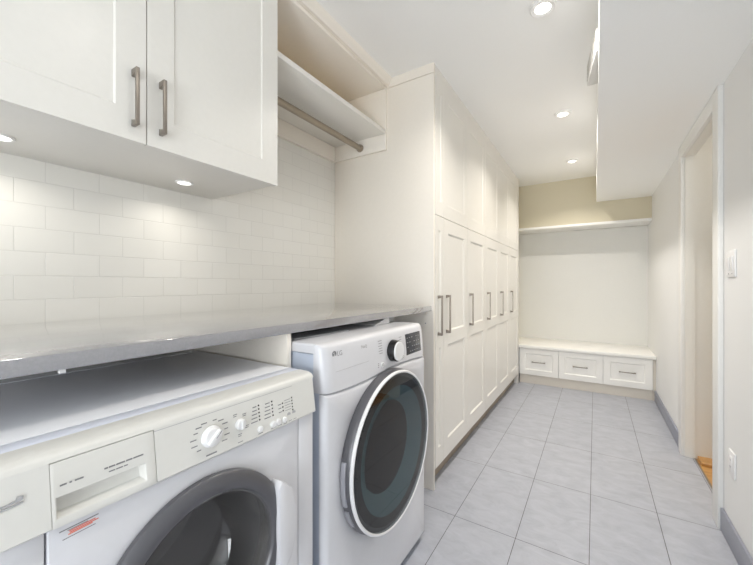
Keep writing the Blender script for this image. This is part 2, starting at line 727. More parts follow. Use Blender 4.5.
# doorway in the right wall and the stair landing behind it
d1 = bpy.data.objects.new('door_1', None)
C.objects.link(d1)
d1.location = (XR, 2.93, 0)
struct(d1)
B(0.523, XR, 2.388, 2.487, 0, 2.238, bev=0.003).build('door_casing', M['casing'], d1)
B(0.523, XR, 3.272, 3.360, 0, 2.238, bev=0.003).build('door_casing', M['casing'], d1)
B(0.523, XR, 2.487, 3.272, 2.15, 2.238, bev=0.003).build('door_casing', M['casing'], d1)
B(XR, 0.60, 2.477, 2.492, 0, 2.16).build('door_jamb', M['jamb'], d1)
B(XR, 0.60, 3.266, 3.281, 0, 2.16).build('door_jamb', M['jamb'], d1)
B(XR, 0.60, 2.492, 3.266, 2.15, 2.162).build('door_jamb', M['jamb'], d1)
B(0.594, 0.604, 2.50, 3.266, 0, 0.003).build('threshold', M['nickeldark'], d1)
struct(B(0.60, 1.70, 2.10, 3.275, -0.06, 0.0).build('floor_landing', M['wood']))
struct(B(0.60, 1.70, 3.272, 3.40, 0.0, ZC).build('wall_landing_far', M['jamb']))
struct(B(1.70, 1.80, 2.0, 3.40, 0.0, ZC).build('wall_landing_right', M['jamb']))
struct(B(0.60, 1.70, 2.0, 2.10, 0.0, ZC).build('wall_landing_near', M['jamb']))
# stair nosing strip along the far landing wall
struct(MB().prism([(3.272, 0.0), (3.16, 0.0), (3.16, 0.016), (3.167, 0.022), (3.272, 0.022)], 'x', 0.612, 1.70).build('trim_2', M['wood']))

# grey tile baseboards
struct(B(0.532, XR, 3.36, 4.66, 0, 0.112, bev=0.002).build('baseboard_right', M['base']))
struct(B(0.532, XR, -2.18, 2.388, 0, 0.112, bev=0.002).build('baseboard_right', M['base']))

# filler strips between the cabinets and the ceiling
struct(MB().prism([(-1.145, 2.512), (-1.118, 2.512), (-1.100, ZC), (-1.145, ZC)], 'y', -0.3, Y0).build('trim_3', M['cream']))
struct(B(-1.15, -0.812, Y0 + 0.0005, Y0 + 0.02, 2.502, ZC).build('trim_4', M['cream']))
struct(B(-0.835, -0.814, Y0 + 0.021, YE, 2.500, ZC).build('trim_5', M['cab']))

# ================================================================== CEILING LAMPS
def ceiling_light(x, y, label, power=1.0):
    t = thing('ceiling_light', label, 'ceiling light', (x, y, ZC - 0.012), 'recessed ceiling lights')
    MB().lathe([(0.036, 0.0), (0.038, -0.001), (0.052, -0.004), (0.057, -0.0005), (0.057, 0.0115), (0.036, 0.0115)], (x, y, ZC - 0.012), 'z', 40, closed=True).build('trim_ring', M['trim'], t)
    MB().lathe([(0.0, 0.001), (0.0362, 0.001), (0.0362, 0.010), (0.0, 0.010)], (x, y, ZC - 0.012), 'z', 40).build('diffuser', M['lamp'], t)
    l = area_lamp('lamp_light', (0, 0, -0.009), 0.075, CEIL_W * power, CEIL_COL, spread=2.3)
    l.parent = t
    return t


ceiling_light(-0.21, 1.81, 'round recessed ceiling light nearest the camera, beside the soffit')
ceiling_light(-0.21, 3.02, 'round recessed ceiling light in the middle of the row of three')
ceiling_light(-0.205, 4.22, 'round recessed ceiling light nearest the bench end of the row')
ceiling_light(-0.06, 0.66, 'round recessed ceiling light overhead beyond the top of the photo', 0.25)
ceiling_light(-0.21, -1.75, 'round recessed ceiling light farthest back, behind the viewer')  # added lamp out of view, there for its light
tl = thing('ceiling_light', 'round recessed ceiling light over the stair landing', 'ceiling light', (1.15, 2.7, ZC - 0.012), 'recessed ceiling lights')  # added lamp out of view, brightens the landing
MB().lathe([(0.036, 0.0), (0.038, -0.001), (0.052, -0.004), (0.057, -0.0005), (0.057, 0.0115), (0.036, 0.0115)], (1.15, 2.7, ZC - 0.012), 'z', 40, closed=True).build('trim_ring', M['trim'], tl)
MB().lathe([(0.0, 0.001), (0.0362, 0.001), (0.0362, 0.010), (0.0, 0.010)], (1.15, 2.7, ZC - 0.012), 'z', 40).build('diffuser', M['lamp'], tl)
area_lamp('lamp_light', (0, 0, -0.009), 0.075, CEIL_W * 0.33, CEIL_COL).parent = tl

# vent cover standing proud of the soffit side
vt = thing('vent_cover', 'white louvred vent cover tilted out of the soffit side near the first ceiling light', 'vent', (0.0125, 2.05, 2.31))
MB().prism([(0.0135, 1.90), (0.0135, 2.21), (-0.034, 2.21), (-0.036, 2.20), (0.004, 1.90)], 'z', 2.318, 2.425, bev=0.0015).build('cover', M['vent'], vt)
sl = MB()
for k in range(5):
    z = 2.335 + k * 0.0185
    pts = []
    for (yy, zz) in ((1.92, z), (2.185, z), (2.185, z + 0.006), (1.92, z + 0.006)):
        pts.append((yy, zz))
    f = lambda yy: 0.004 - (yy - 1.90) * 0.04 / 0.30
    secs = [[(f(a) + 0.0005, a, b) for a, b in pts], [(f(a) - 0.003, a, b - 0.003) for a, b in pts]]
    sl.loft(secs)
sl.build('slat_pattern', M['vent'], vt)

# ================================================================== TALL CABINETS
def bar_handle(parent, x, y, z0, z1, out=0.030, w=0.014, material=None):
    MB().cbar((x, y, z0), (x, y, z1), out, w, 0.008, 0.020).build('handle', material or M['nickel'], parent)


edges = [1.936, 2.072, 2.553, 3.053, 3.558, 4.060, 4.560]
hpos = [1.978, 2.116, 2.606, 3.116, 3.622, 4.112]
tlabels = [
    'narrow white tall cabinet nearest the washing machines, with a cream end panel',
    'white tall cabinet second from the countertop, handle beside the narrow one',
    'white tall cabinet third from the countertop along the left run',
    'white tall cabinet fourth from the countertop along the left run',
    'white tall cabinet fifth from the countertop, one short of the bench',
    'white tall cabinet at the far end of the run, next to the bench',
]
KZ = 0.122
for i in range(6):
    a, b = edges[i], edges[i + 1]
    g = 0.0014
    t = thing('tall_cabinet', tlabels[i], 'cabinet', (-1.19, (a + b) / 2, 0), 'tall storage cabinets')
    last = i == 5
    bend = YE - 0.02 if last else b - 0.0005
    B(XL + 0.002, XP - 0.023, a + 0.0005, bend, KZ, 2.498).build('carcass', M['cab'], t)
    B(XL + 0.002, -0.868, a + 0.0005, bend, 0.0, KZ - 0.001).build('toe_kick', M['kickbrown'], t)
    if i == 0:
        st = 0.046
    else:
        st = 0.074
    dl = MB().front(a + g, b - g, KZ, 1.6535, XP - 0.021, XP, [(a + g + st, b - g - st, 0.232, 0.843), (a + g + st, b - g - st, 0.928, 1.567)])
    dl = dl.build('lower_door', M['cab'], t)
    du = MB().front(a + g, b - g, 1.6575, 2.496, XP - 0.021, XP, [(a + g + st, b - g - st, 1.745, 2.41)], slope=0.005, depth=0.004)
    du.build('upper_door', M['cab'], t)
    bar_handle(dl, XP, hpos[i], 0.922, 1.166)
    if i == 0:
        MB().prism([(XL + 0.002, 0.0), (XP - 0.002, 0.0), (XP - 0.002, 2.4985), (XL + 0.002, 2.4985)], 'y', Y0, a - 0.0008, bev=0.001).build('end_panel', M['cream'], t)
        B(-0.868, -0.861, Y0 - 0.0025, Y0, 0.995, 1.002, bev=0.0008).build('plug', M['grey'], t)
    if last:
        B(-0.86, XP - 0.001, 4.562, YE - 0.009, 0.0, 2.498, bev=0.001).build('end_filler', M['cab'], t)

# ================================================================== BENCH
bt = thing('storage_bench', 'white built-in bench with three drawers across the far wall', 'bench', (-0.15, 4.88, 0))
B(-0.948, XR - 0.001, 4.622, 5.318, 0.442, 0.480, bev=0.004).build('seat_top', M['bench'], bt)
B(-0.948, XR - 0.001, 4.670, 5.318, 0.112, 0.4415).build('carcass', M['panel'], bt)
B(-0.808, 0.520, 4.668, 4.70, 0.0, 0.111).build('toe_kick', M['kick'], bt)
B(0.521, XR - 0.001, 4.656, 4.669, 0.0, 0.4415).build('end_filler', M['kick'], bt)
sx = [-0.806, -0.369, 0.077, 0.518]


def rot_front(y_face, thick, x0, x1, z0, z1, cells, depth=0.008, slope=0.009):
    """front() turned to face -y: local y -> world x, local x -> world -y"""
    f = MB().front(x0, x1, z0, z1, -thick, 0.0, cells, slope, depth)
    for v in f.bm.verts:
        v.co = Vector((v.co.y, y_face - v.co.x, v.co.z))
    bmesh.ops.recalc_face_normals(f.bm, faces=f.bm.faces)
    return f


for i in range(3):
    a, b = sx[i] + 0.002, sx[i + 1] - 0.002
    dr = rot_front(4.645, 0.020, a, b, 0.113, 0.436, [(a + 0.062, b - 0.062, 0.175, 0.374)]).build('drawer', M['bench'], bt)
    xm = (a + b) / 2
    h = MB().cbar((0, xm - 0.075, 0.276), (0, xm + 0.075, 0.276), 0.028, 0.010, 0.008, 0.016)
    for v in h.bm.verts:
        v.co = Vector((v.co.y, 4.645 - v.co.x, v.co.z))
    bmesh.ops.recalc_face_normals(h.bm, faces=h.bm.faces)
    h.build('handle', M['nickel'], dr)

tag(B(-0.948, XR - 0.001, 4.93, 5.338, 1.958, 1.989, bev=0.003).build('ledge_shelf', M['trim']),
    'white ledge across the far wall, above the bench panel', 'shelf')

# ================================================================== WALL CABINET OVER THE COUNTER
XU = -1.109
UZ = 1.645
uc = thing('wall_cabinet', 'white two-door wall cabinet hanging over the countertop at left', 'cabinet', (-1.34, 0.49, UZ))
B(XL + 0.001, XU - 0.022, 0.0, 0.982, UZ, 2.511, bev=0.001).build('carcass', M['cab'], uc)
for k, (a, b, hy) in enumerate(((0.002, 0.4885, 0.455), (0.4915, 0.982, 0.528))):
    dd = MB().front(a, b, UZ - 0.004, 2.505, XU - 0.020, XU, [(a + 0.076, b - 0.076, UZ + 0.082, 2.42)], slope=0.004, depth=0.0045).build('door', M['cab'], uc)
    bar_handle(dd, XU, hy, 1.680, 1.841, out=0.030, w=0.010)


def puck(x, y, label):
    t = thing('puck_light', label, 'puck light', (x, y, UZ - 0.005), 'under-cabinet puck lights')
    MB().lathe([(0.024, 0.0), (0.030, -0.001), (0.033, 0.002), (0.033, 0.0045), (0.024, 0.0045)], (x, y, UZ - 0.005), 'z', 32, closed=True).build('trim_ring', M['trim'], t)
    MB().lathe([(0.0, 0.001), (0.0242, 0.001), (0.0242, 0.004), (0.0, 0.004)], (x, y, UZ - 0.005), 'z', 32).build('diffuser', M['lamp'], t)
    area_lamp('lamp_light', (0, 0, -0.003), 0.045, PUCK_W, PUCK_COL, spread=2.6).parent = t


puck(-1.40, 0.756, 'small puck light under the wall cabinet, below its right door')
puck(-1.40, 0.245, 'small puck light under the wall cabinet, at the left edge of the photo')

# ================================================================== OPEN SHELF NICHE WITH ROD
XS = -1.136
ns = thing('open_shelf_unit', 'cream open shelf niche under the ceiling between wall cabinet and tall cabinets', 'shelf unit', (-1.35, 1.45, 2.1))
B(XL + 0.02, XS, 0.984, Y0 - 0.02, 2.201, 2.226, bev=0.001).build('shelf', M['cab'], ns)
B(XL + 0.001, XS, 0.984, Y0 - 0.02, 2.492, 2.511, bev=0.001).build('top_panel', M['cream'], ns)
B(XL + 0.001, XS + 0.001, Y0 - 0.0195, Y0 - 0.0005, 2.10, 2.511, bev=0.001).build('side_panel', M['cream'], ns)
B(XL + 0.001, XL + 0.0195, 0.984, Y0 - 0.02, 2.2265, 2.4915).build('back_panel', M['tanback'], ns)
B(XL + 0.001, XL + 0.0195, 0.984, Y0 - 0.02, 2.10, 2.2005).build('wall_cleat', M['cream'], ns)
rd = thing('hanging_rod', 'brushed metal hanging rod below the open shelf', 'rod', (-1.333, 1.44, 2.148))
MB().lathe([(0.0, 0.984), (0.0185, 0.984), (0.0185, Y0 - 0.024), (0.0, Y0 - 0.024)], (-1.333, 0, 2.148), 'y', 32).build('rod', M['nickeldark'], rd)
MB().lathe([(0.019, Y0 - 0.037), (0.023, Y0 - 0.036), (0.026, Y0 - 0.025), (0.026, Y0 - 0.0205), (0.019, Y0 - 0.0205)], (-1.333, 0, 2.148), 'y', 32, closed=True).build('end_socket', M['nickeldark'], rd)

# ================================================================== COUNTERTOP
ct = thing('countertop', 'long grey quartz countertop running over both washing machines', 'countertop', (-1.2, 0.8, 1.073))
B(XL + 0.0005, -0.825, -0.30, Y0 - 0.0005, 1.074, 1.105, bev=0.002).build('slab', M['quartz'], ct)
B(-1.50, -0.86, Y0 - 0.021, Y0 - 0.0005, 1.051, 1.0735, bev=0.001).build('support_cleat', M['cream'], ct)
B(-0.845, -0.835, 0.222, 0.232, 1.066, 1.0735, bev=0.001).build('clip', M['white'], ct)
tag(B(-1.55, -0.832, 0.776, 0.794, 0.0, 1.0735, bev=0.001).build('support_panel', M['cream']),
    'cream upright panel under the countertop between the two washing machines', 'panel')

# ================================================================== LEFT WASHING MACHINE
WY0, WY1 = 0.095, 0.757
wm = thing('washing_machine', 'older white front loader at left with cream control strip and clear round door', 'washing machine', (-1.06, 0.43, 0))
for (x, y) in ((-0.76, WY0 + 0.06), (-0.76, WY1 - 0.06), (-1.34, WY0 + 0.06), (-1.34, WY1 - 0.06)):
    MB().lathe([(0.0, 0.0), (0.024, 0.0), (0.024, 0.008), (0.014, 0.012), (0.014, 0.026), (0.0, 0.026)], (x, y, 0), 'z', 24).build('foot', M['rubber'], wm)
MB().hollow(-1.40, -0.727, WY0 + 0.002, WY1 - 0.002, 0.025, 0.958, 0.016, 0.56).build('cabinet', M['enamel'], wm)
# front: three enamel panels
DYC, DZC, DR = 0.419, 0.619, 0.206
fp = MB().plate_hole([(0.172, 0.14), (0.695, 0.14), (0.695, 0.857), (0.172, 0.857)], DYC, DZC, 0.180, -0.7265, -0.700, edge=0.006)
fp = fp.build('front_panel', M['enamel'], wm)
B(-0.7265, -0.701, WY0 + 0.001, 0.1705, 0.14, 0.857, bev=0.005).build('side_strip', M['enamel'], wm)
B(-0.7265, -0.701, 0.6965, WY1 - 0.001, 0.14, 0.857, bev=0.005).build('side_strip', M['enamel'], wm)
B(-0.7265, -0.703, WY0 + 0.001, WY1 - 0.001, 0.03, 0.137, bev=0.004).build('kick_panel', M['enamel'], wm)


def fx(z):                       # tilted face of the control strip
    return -0.688 - (z - 0.862) * 0.014 / 0.095


def strip_profile(zlo):
    return [(-0.7265, zlo), (fx(zlo) - 0.003, zlo), (fx(zlo), zlo + 0.003), (fx(0.957), 0.957)]


fs = MB()
top = [(-0.7265, 0.9575), (fx(0.9575) , 0.9575), (-0.7045, 0.964), (-0.710, 0.969), (-0.720, 0.9725), (-0.745, 0.974), (-0.760, 0.974), (-0.760, 0.9605), (-0.7265, 0.9605)]
fs.prism(top, 'y', WY0, WY1)
pr = strip_profile(0.8605)
for ya, yb in ((WY0, 0.1745), (0.3225, WY1)):
    # slightly rounded free ends
    secs = []
    for yy, ins in ((ya, 0.006 if ya == WY0 else 0), (ya + 0.006, 0.0), (yb - 0.006, 0.0), (yb, 0.008 if yb == WY1 else 0)):
        secs.append([(pr[0][0], yy, pr[0][1]), (pr[1][0] - ins, yy, pr[1][1]), (pr[2][0] - ins, yy, pr[2][1]), (pr[3][0] - ins * 0.4, yy, pr[3][1] + 0.0005)])
    fs.loft(secs)
fs = fs.build('control_strip', M['fascia'], wm)
# detergent drawer with a long finger recess
dw = MB().front(0.1748, 0.3220, 0.8605, 0.9560, -0.03, 0.0, [(0.181, 0.305, 0.8735, 0.9035)], slope=0.004, depth=0.018)
for v in dw.bm.verts:
    v.co.x = fx(v.co.z) + v.co.x
bmesh.ops.bevel(dw.bm, geom=[e for e in dw.bm.edges if e.is_manifold and e.calc_face_angle(0) > 0.6], offset=0.0015, segments=2, profile=0.5, affect='EDGES')
dw = dw.build('detergent_drawer', M['fascia'], wm)


def dash(mb, y, z, w, h=0.0018, dx=0.0004, slope=0.0):
    x = fx(z)
    mb.prism([(y, z), (y + w, z + slope * w), (y + w, z + slope * w + h), (y, z + h)], 'x', x - 0.001, x + dx)


pm = MB()
yy = 0.186
for wd in (0.008, 0.003, 0.011):
    dash(pm, yy, 0.919, wd, 0.0024)
    yy += wd + 0.0035
yy = 0.243
for wd in (0.005, 0.009, 0.013, 0.010, 0.016):
    dash(pm, yy, 0.9195, wd, 0.0024)
    yy += wd + 0.0015
yy = 0.249
for wd in (0.009, 0.010, 0.006):
    dash(pm, yy, 0.9125, wd, 0.0018)
    yy += wd + 0.0015
pm.bm.verts.index_update()
build_marks(pm, 'label_print', M['ink'], dw)
# styling groove along the strip
gv = MB()
gv.box(fx(0.954) - 0.002, fx(0.954) + 0.0003, 0.3225, 0.672, 0.9528, 0.9540)
gv.build('groove', M['inklight'], fs)
# programme dial
DYL, DZL = 0.432, 0.906
dx0 = fx(DZL)
dial = MB().lathe([(0.0, 0.0), (0.0225, 0.0), (0.0225, 0.003), (0.0205, 0.005), (0.0195, 0.010), (0.0175, 0.012), (0.0, 0.0122)], (dx0, DYL, DZL), 'x', 48).build('dial', M['white'], wm)
ca, sa = math.cos(0.75), math.sin(0.75)
rp = []
for (u, v2) in ((-0.0185, -0.0055), (0.0185, -0.0055), (0.0185, 0.0055), (-0.0185, 0.0055)):
    rp.append((DYL + u * ca - v2 * sa, DZL + u * sa + v2 * ca))
MB().prism(rp, 'x', dx0 + 0.011, dx0 + 0.020, bev=0.002).build('grip', M['white'], dial)
rp = []
for (u, v2) in ((0.0, -0.0008), (0.0175, -0.0008), (0.0175, 0.0008), (0.0, 0.0008)):
    rp.append((DYL + u * ca - v2 * sa, DZL + u * sa + v2 * ca))
MB().prism(rp, 'x', dx0 + 0.0198, dx0 + 0.0205).build('pointer', M['ink'], dial)
lp = MB()
for k in range(12):
    an = math.radians(222 - k * 24)
    yq, zq = DYL + 0.032 * math.cos(an), DZL + 0.030 * math.sin(an)
    wd = 0.013 if k % 3 else 0.009
    if math.cos(an) < -0.2:
        yq -= wd
    elif abs(math.cos(an)) <= 0.2:
        yq -= wd / 2
    dash(lp, yq, zq, wd, 0.0022)
dash(lp, 0.418, 0.869, 0.024, 0.0032)
# marks round the small knob and the option columns
for (y, z, wd) in ((0.488, 0.931, 0.010), (0.488, 0.927, 0.008), (0.512, 0.926, 0.010), (0.512, 0.922, 0.009), (0.516, 0.898, 0.010), (0.516, 0.894, 0.009), (0.496, 0.885, 0.010), (0.496, 0.881, 0.008), (0.494, 0.868, 0.013)):
    dash(lp, y, z, wd)
for k in range(5):
    dash(lp, 0.541 - 0.002 * k, 0.932 - 0.0085 * k, 0.011 + 0.002 * k, 0.0024)
    dash(lp, 0.578 - 0.0015 * k, 0.930 - 0.0085 * k, 0.014 + 0.0015 * k, 0.0024)
for k in range(3):
    dash(lp, 0.618, 0.916 - 0.0095 * k, 0.010, 0.0022)
for k in range(5):
    dash(lp, 0.640, 0.922 - 0.0065 * k, 0.021, 0.0012)
for (y, z, wd) in ((0.550, 0.8675, 0.014), (0.588, 0.8665, 0.018), (0.610, 0.8665, 0.014), (0.630, 0.867, 0.012), (0.630, 0.8645, 0.010), (0.648, 0.8665, 0.012), (0.664, 0.8665, 0.012)):
    dash(lp, y, z, wd)
lp.bm.verts.index_update()
build_marks(lp, 'label_print', M['ink'], fs)
dt = MB()
for k in range(5):
    for y, z in ((0.556, 0.9325 - 0.0085 * k), (0.597, 0.9305 - 0.0085 * k)):
        dt.box(fx(z) - 0.001, fx(z) + 0.0006, y, y + 0.0035, z, z + 0.0032)
for k in range(3):
    z = 0.9165 - 0.0095 * k
    dt.box(fx(z) - 0.001, fx(z) + 0.0006, 0.631, 0.6345, z, z + 0.0032)
for k in range(5):
    z = 0.9225 - 0.008 * k
    dt.box(fx(z) - 0.001, fx(z) + 0.0006, 0.664, 0.6675, z, z + 0.0032)
dt.bm.verts.index_update()
build_marks(dt, 'indicator_dots', M['black'], fs)
for (y, z) in ((0.651, 0.8835), (0.669, 0.8835)):
    MB().lathe([(0.0, -0.001), (0.0062, -0.001), (0.0062, 0.0005), (0.0, 0.0005)], (fx(z), y, z), 'x', 20).build('symbol_print', M['inklight'], fs)
# option knob and push buttons
kx = fx(0.908)
kn = MB().lathe([(0.0, 0.0), (0.0125, 0.0), (0.012, 0.008), (0.010, 0.010), (0.0, 0.0102)], (kx, 0.503, 0.908), 'x', 36).build('option_knob', M['white'], wm)
MB().prism([(0.5005, 0.898), (0.5055, 0.898), (0.5055, 0.918), (0.5005, 0.918)], 'x', kx + 0.009, kx + 0.014, bev=0.0015).build('grip', M['white'], kn)
for (y, z, r) in ((0.557, 0.8785, 0.0075), (0.597, 0.8765, 0.0085), (0.613, 0.8765, 0.0085), (0.634, 0.8755, 0.0075)):
    MB().lathe([(0.0, -0.001), (r, -0.001), (r, 0.003), (r * 0.75, 0.0045), (0.0, 0.0048)], (fx(z), y, z), 'x', 24).build('button', M['white'], wm)
# silver script badge at the left end
bd = MB()
bd.prism([(0.100, 0.9130), (0.145, 0.9165), (0.1455, 0.9185), (0.100, 0.9150)], 'x', fx(0.915) - 0.001, fx(0.915) + 0.0015)
bd.prism([(0.100, 0.9185), (0.112, 0.9215), (0.126, 0.9215), (0.138, 0.9235), (0.139, 0.928), (0.145, 0.9275), (0.1455, 0.921), (0.128, 0.919), (0.112, 0.9185), (0.100, 0.9165)], 'x', fx(0.92) - 0.001, fx(0.92) + 0.0018)
bd.build('emblem', M['chrome'], fs)
# red warning sticker
wx = -0.7003
st = MB()
st.prism([(0.186, 0.8455), (0.236, 0.8475), (0.236, 0.8492), (0.186, 0.8472)], 'x', wx - 0.001, wx + 0.0006)
st.prism([(0.190, 0.8315), (0.232, 0.8335), (0.232, 0.8348), (0.190, 0.8328)], 'x', wx - 0.001, wx + 0.0006)
st.prism([(0.196, 0.8433), (0.222, 0.8442), (0.222, 0.8454), (0.196, 0.8445)], 'x', wx - 0.001, wx + 0.0006)
st.build('sticker_print', M['ink'], fp)
st = MB()
for z, a, b in ((0.8412, 0.198, 0.232), (0.8388, 0.199, 0.236), (0.8364, 0.197, 0.228)):
    st.prism([(a, z), (b, z + 0.0014), (b, z + 0.0030), (a, z + 0.0016)], 'x', wx - 0.001, wx + 0.0006)
st.build('sticker_print', M['red'], fp)
# worktop of the machine: bright front strip, groove, main lid
B(-0.800, -0.760, WY0, WY1, 0.9605, 0.9742, bev=0.002).build('top_strip', M['strip'], wm)
tp = MB()
tp.box(-1.40, -0.803, WY0, WY1, 0.9605, 0.9742, bev=0.002)
tp.build('top_lid', M['enamelgrey'], wm)
B(-1.30, -1.29, WY0 + 0.03, WY1 - 0.03, 0.974, 0.9765, bev=0.001).build('rib', M['enamelgrey'], wm)
# porthole door
prof = [(0.162, -0.690), (DR - 0.004, -0.700), (DR, -0.694), (DR - 0.001, -0.684), (DR - 0.006, -0.678), (DR - 0.016, -0.673), (0.178, -0.671), (0.169, -0.674), (0.1645, -0.680)]
door = MB().lathe([(r, d) for r, d in prof], (0, DYC, DZC), 'x', 96, closed=True).build('door', M['darkgrey'], wm)
bowl = [(0.166, -0.679), (0.161, -0.682), (0.157, -0.700), (0.153, -0.745), (0.140, -0.785), (0.115, -0.808), (0.06, -0.818), (0.0, -0.820)]
MB().lathe(bowl, (0, DYC, DZC), 'x', 72, caps=False).build('door_bowl', M['clear'], door)
hy = 0.592
hp = [(hy, DZC + 0.106), (hy + 0.010, DZC + 0.118), (hy + 0.022, DZC + 0.108)]
for k in range(-10, 11):
    a = k / 10 * 0.40
    hp.append((DYC + 0.232 * math.cos(a), DZC - 0.232 * math.sin(a)))
hp += [(hy + 0.022, DZC - 0.108), (hy + 0.010, DZC - 0.118), (hy, DZC - 0.106)]
MB().prism(hp, 'x', -0.6995, -0.660, bev=0.005).build('door_handle', M['enamel'], door)
MB().lathe([(0.180, -0.702), (0.176, -0.700), (0.170, -0.712), (0.173, -0.735), (0.184, -0.740)], (0, DYC, DZC), 'x', 72, closed=True).build('gasket', M['rubber'], wm)
MB().lathe([(0.186, -0.742), (0.222, -0.750), (0.235, -0.80), (0.235, -1.10), (0.20, -1.12), (0.0, -1.13)], (0, DYC, DZC), 'x', 72, caps=False).build('drum', M['steel'], wm)

# ================================================================== RIGHT WASHING MACHINE
LY0, LY1 = 0.802, 1.533
lg = thing('washing_machine', 'newer white front loader at right with black mirror-like round door and dark display', 'washing machine', (-1.08, 1.155, 0))
for (x, y) in ((-0.78, LY0 + 0.07), (-0.78, LY1 - 0.07), (-1.36, LY0 + 0.07), (-1.36, LY1 - 0.07)):
    MB().lathe([(0.0, 0.0), (0.026, 0.0), (0.026, 0.008), (0.014, 0.012), (0.014, 0.024), (0.0, 0.024)], (x, y, 0), 'z', 24).build('foot', M['rubber'], lg)
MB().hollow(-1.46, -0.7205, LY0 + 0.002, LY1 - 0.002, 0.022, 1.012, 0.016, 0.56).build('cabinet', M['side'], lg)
secs = []
for yy, ins in ((LY0, 0.006), (LY0 + 0.003, 0.0015), (LY0 + 0.008, 0.0), (LY1 - 0.008, 0.0), (LY1 - 0.003, 0.0015), (LY1, 0.006)):
    secs.append([(-1.46, yy, 1.0145), (-0.7435, yy, 1.0145), (-0.7435, yy, 1.0445 - ins), (-1.46, yy, 1.0445 - ins)])
MB().loft(secs).build('top_lid', M['enamel'], lg)


def zb(y):                      # seam between control panel and front: dips at left, rises towards the door top
    u = (y - LY0) / (LY1 - LY0)
    pts = [(0, 0.893), (0.08, 0.888), (0.18, 0.885), (0.32, 0.8865), (0.45, 0.893), (0.56, 0.899), (0.68, 0.900), (0.82, 0.896), (1.0, 0.887)]
    for (a, za), (b, zz) in zip(pts[:-1], pts[1:]):
        if u <= b + 1e-9:
            k = (u - a) / (b - a)
            return za + (zz - za) * k
    return pts[-1][1]


secs = []
N = 40
for k in range(N + 1):
    if k < 4:
        yv = LY0 + (0, 0.004, 0.012, 0.026)[k]
        ins = (0.024, 0.0115, 0.0045, 0.0)[k]
    elif k > N - 4:
        yv = LY1 - (0, 0.004, 0.012, 0.026)[N - k]
        ins = (0.024, 0.0115, 0.0045, 0.0)[N - k]
    else:
        yv = LY0 + 0.026 + (LY1 - LY0 - 0.052) * (k - 3) / (N - 6)
        ins = 0
    z = zb(yv)
    secs.append([(x - i * ins, yv, zz) for x, zz, i in (
        (-0.7435, z, 0), (-0.698, z, 1), (-0.695, z + 0.003, 1), (-0.697, 0.94, 1), (-0.7015, 0.99, 1), (-0.705, 1.018, 1), (-0.7085, 1.031, 0.9),
        (-0.715, 1.0395, 0.7), (-0.725, 1.0435, 0.4), (-0.7435, 1.0445, 0))])
cp = MB().loft(secs).build('control_panel', M['enamel'], lg, angle=40)
GYC, GZC, GR = 1.172, 0.597, 0.297
out = [(LY0, 0.032), (LY1, 0.032)]
for k in range(24, -1, -1):
    yv = LY0 + (LY1 - LY0) * k / 24
    out.append((yv, zb(yv) - 0.0018))
lf = MB().plate_hole(out, GYC, GZC, 0.25, -0.7200, -0.694, edge=0.022).build('front_panel', M['enamel'], lg, angle=50)


def lx(z):
    pts = [(0.89, -0.6955), (0.94, -0.697), (0.99, -0.7015), (1.018, -0.705)]
    for (a, xa), (b, xb) in zip(pts[:-1], pts[1:]):
        if z <= b:
            return xa + (xb - xa) * (z - a) / (b - a)
    return -0.705


# maker's badge: round face emblem and letters
ez, ey = 1.0085, 0.856
MB().lathe([(0.0, -0.001), (0.0105, -0.001), (0.0105, 0.0007), (0.0, 0.0007)], (lx(ez), ey, ez), 'x', 32).build('emblem', M['ink'], cp)
em = MB()
em.prism([(ey - 0.0015, ez + 0.006), (ey + 0.0001, ez + 0.006), (ey + 0.0001, ez - 0.004), (ey - 0.0015, ez - 0.004)], 'x', lx(ez) + 0.0006, lx(ez) + 0.0010)
em.prism([(ey, ez - 0.004), (ey + 0.005, ez - 0.004), (ey + 0.005, ez - 0.0026), (ey, ez - 0.0026)], 'x', lx(ez) + 0.0006, lx(ez) + 0.0010)
em.prism([(ey - 0.0065, ez + 0.003), (ey - 0.004, ez + 0.003), (ey - 0.004, ez + 0.005), (ey - 0.0065, ez + 0.005)], 'x', lx(ez) + 0.0006, lx(ez) + 0.0010)
em.build('emblem_print', M['white'], cp)
text_mesh('LG', 'brand_lettering', 0.0225, (lx(1.0), 0.870, 1.0), M['ink'], cp, 0.12)
text_mesh('ThinQ', 'model_lettering', 0.0145, (lx(1.003), 1.004, 1.003), M['ink'], cp, 0.12)
B(lx(0.953) - 0.002, lx(0.953) + 0.0004, 0.856, 1.048, 0.9515, 0.9528).build('drawer_line', M['inklight'], cp)
# knob: black skirt, white cap
KY, KZ2 = 1.222, 0.963
kx = lx(KZ2)
kb = MB().lathe([(0.0, 0.0), (0.044, 0.0), (0.044, 0.004), (0.042, 0.026), (0.040, 0.028), (0.0, 0.028)], (kx, KY, KZ2), 'x', 56).build('program_knob', M['black'], lg)
MB().lathe([(0.0, 0.0285), (0.0385, 0.0285), (0.0385, 0.032), (0.036, 0.0345), (0.0, 0.035)], (kx, KY, KZ2), 'x', 56).build('cap', M['white'], kb)
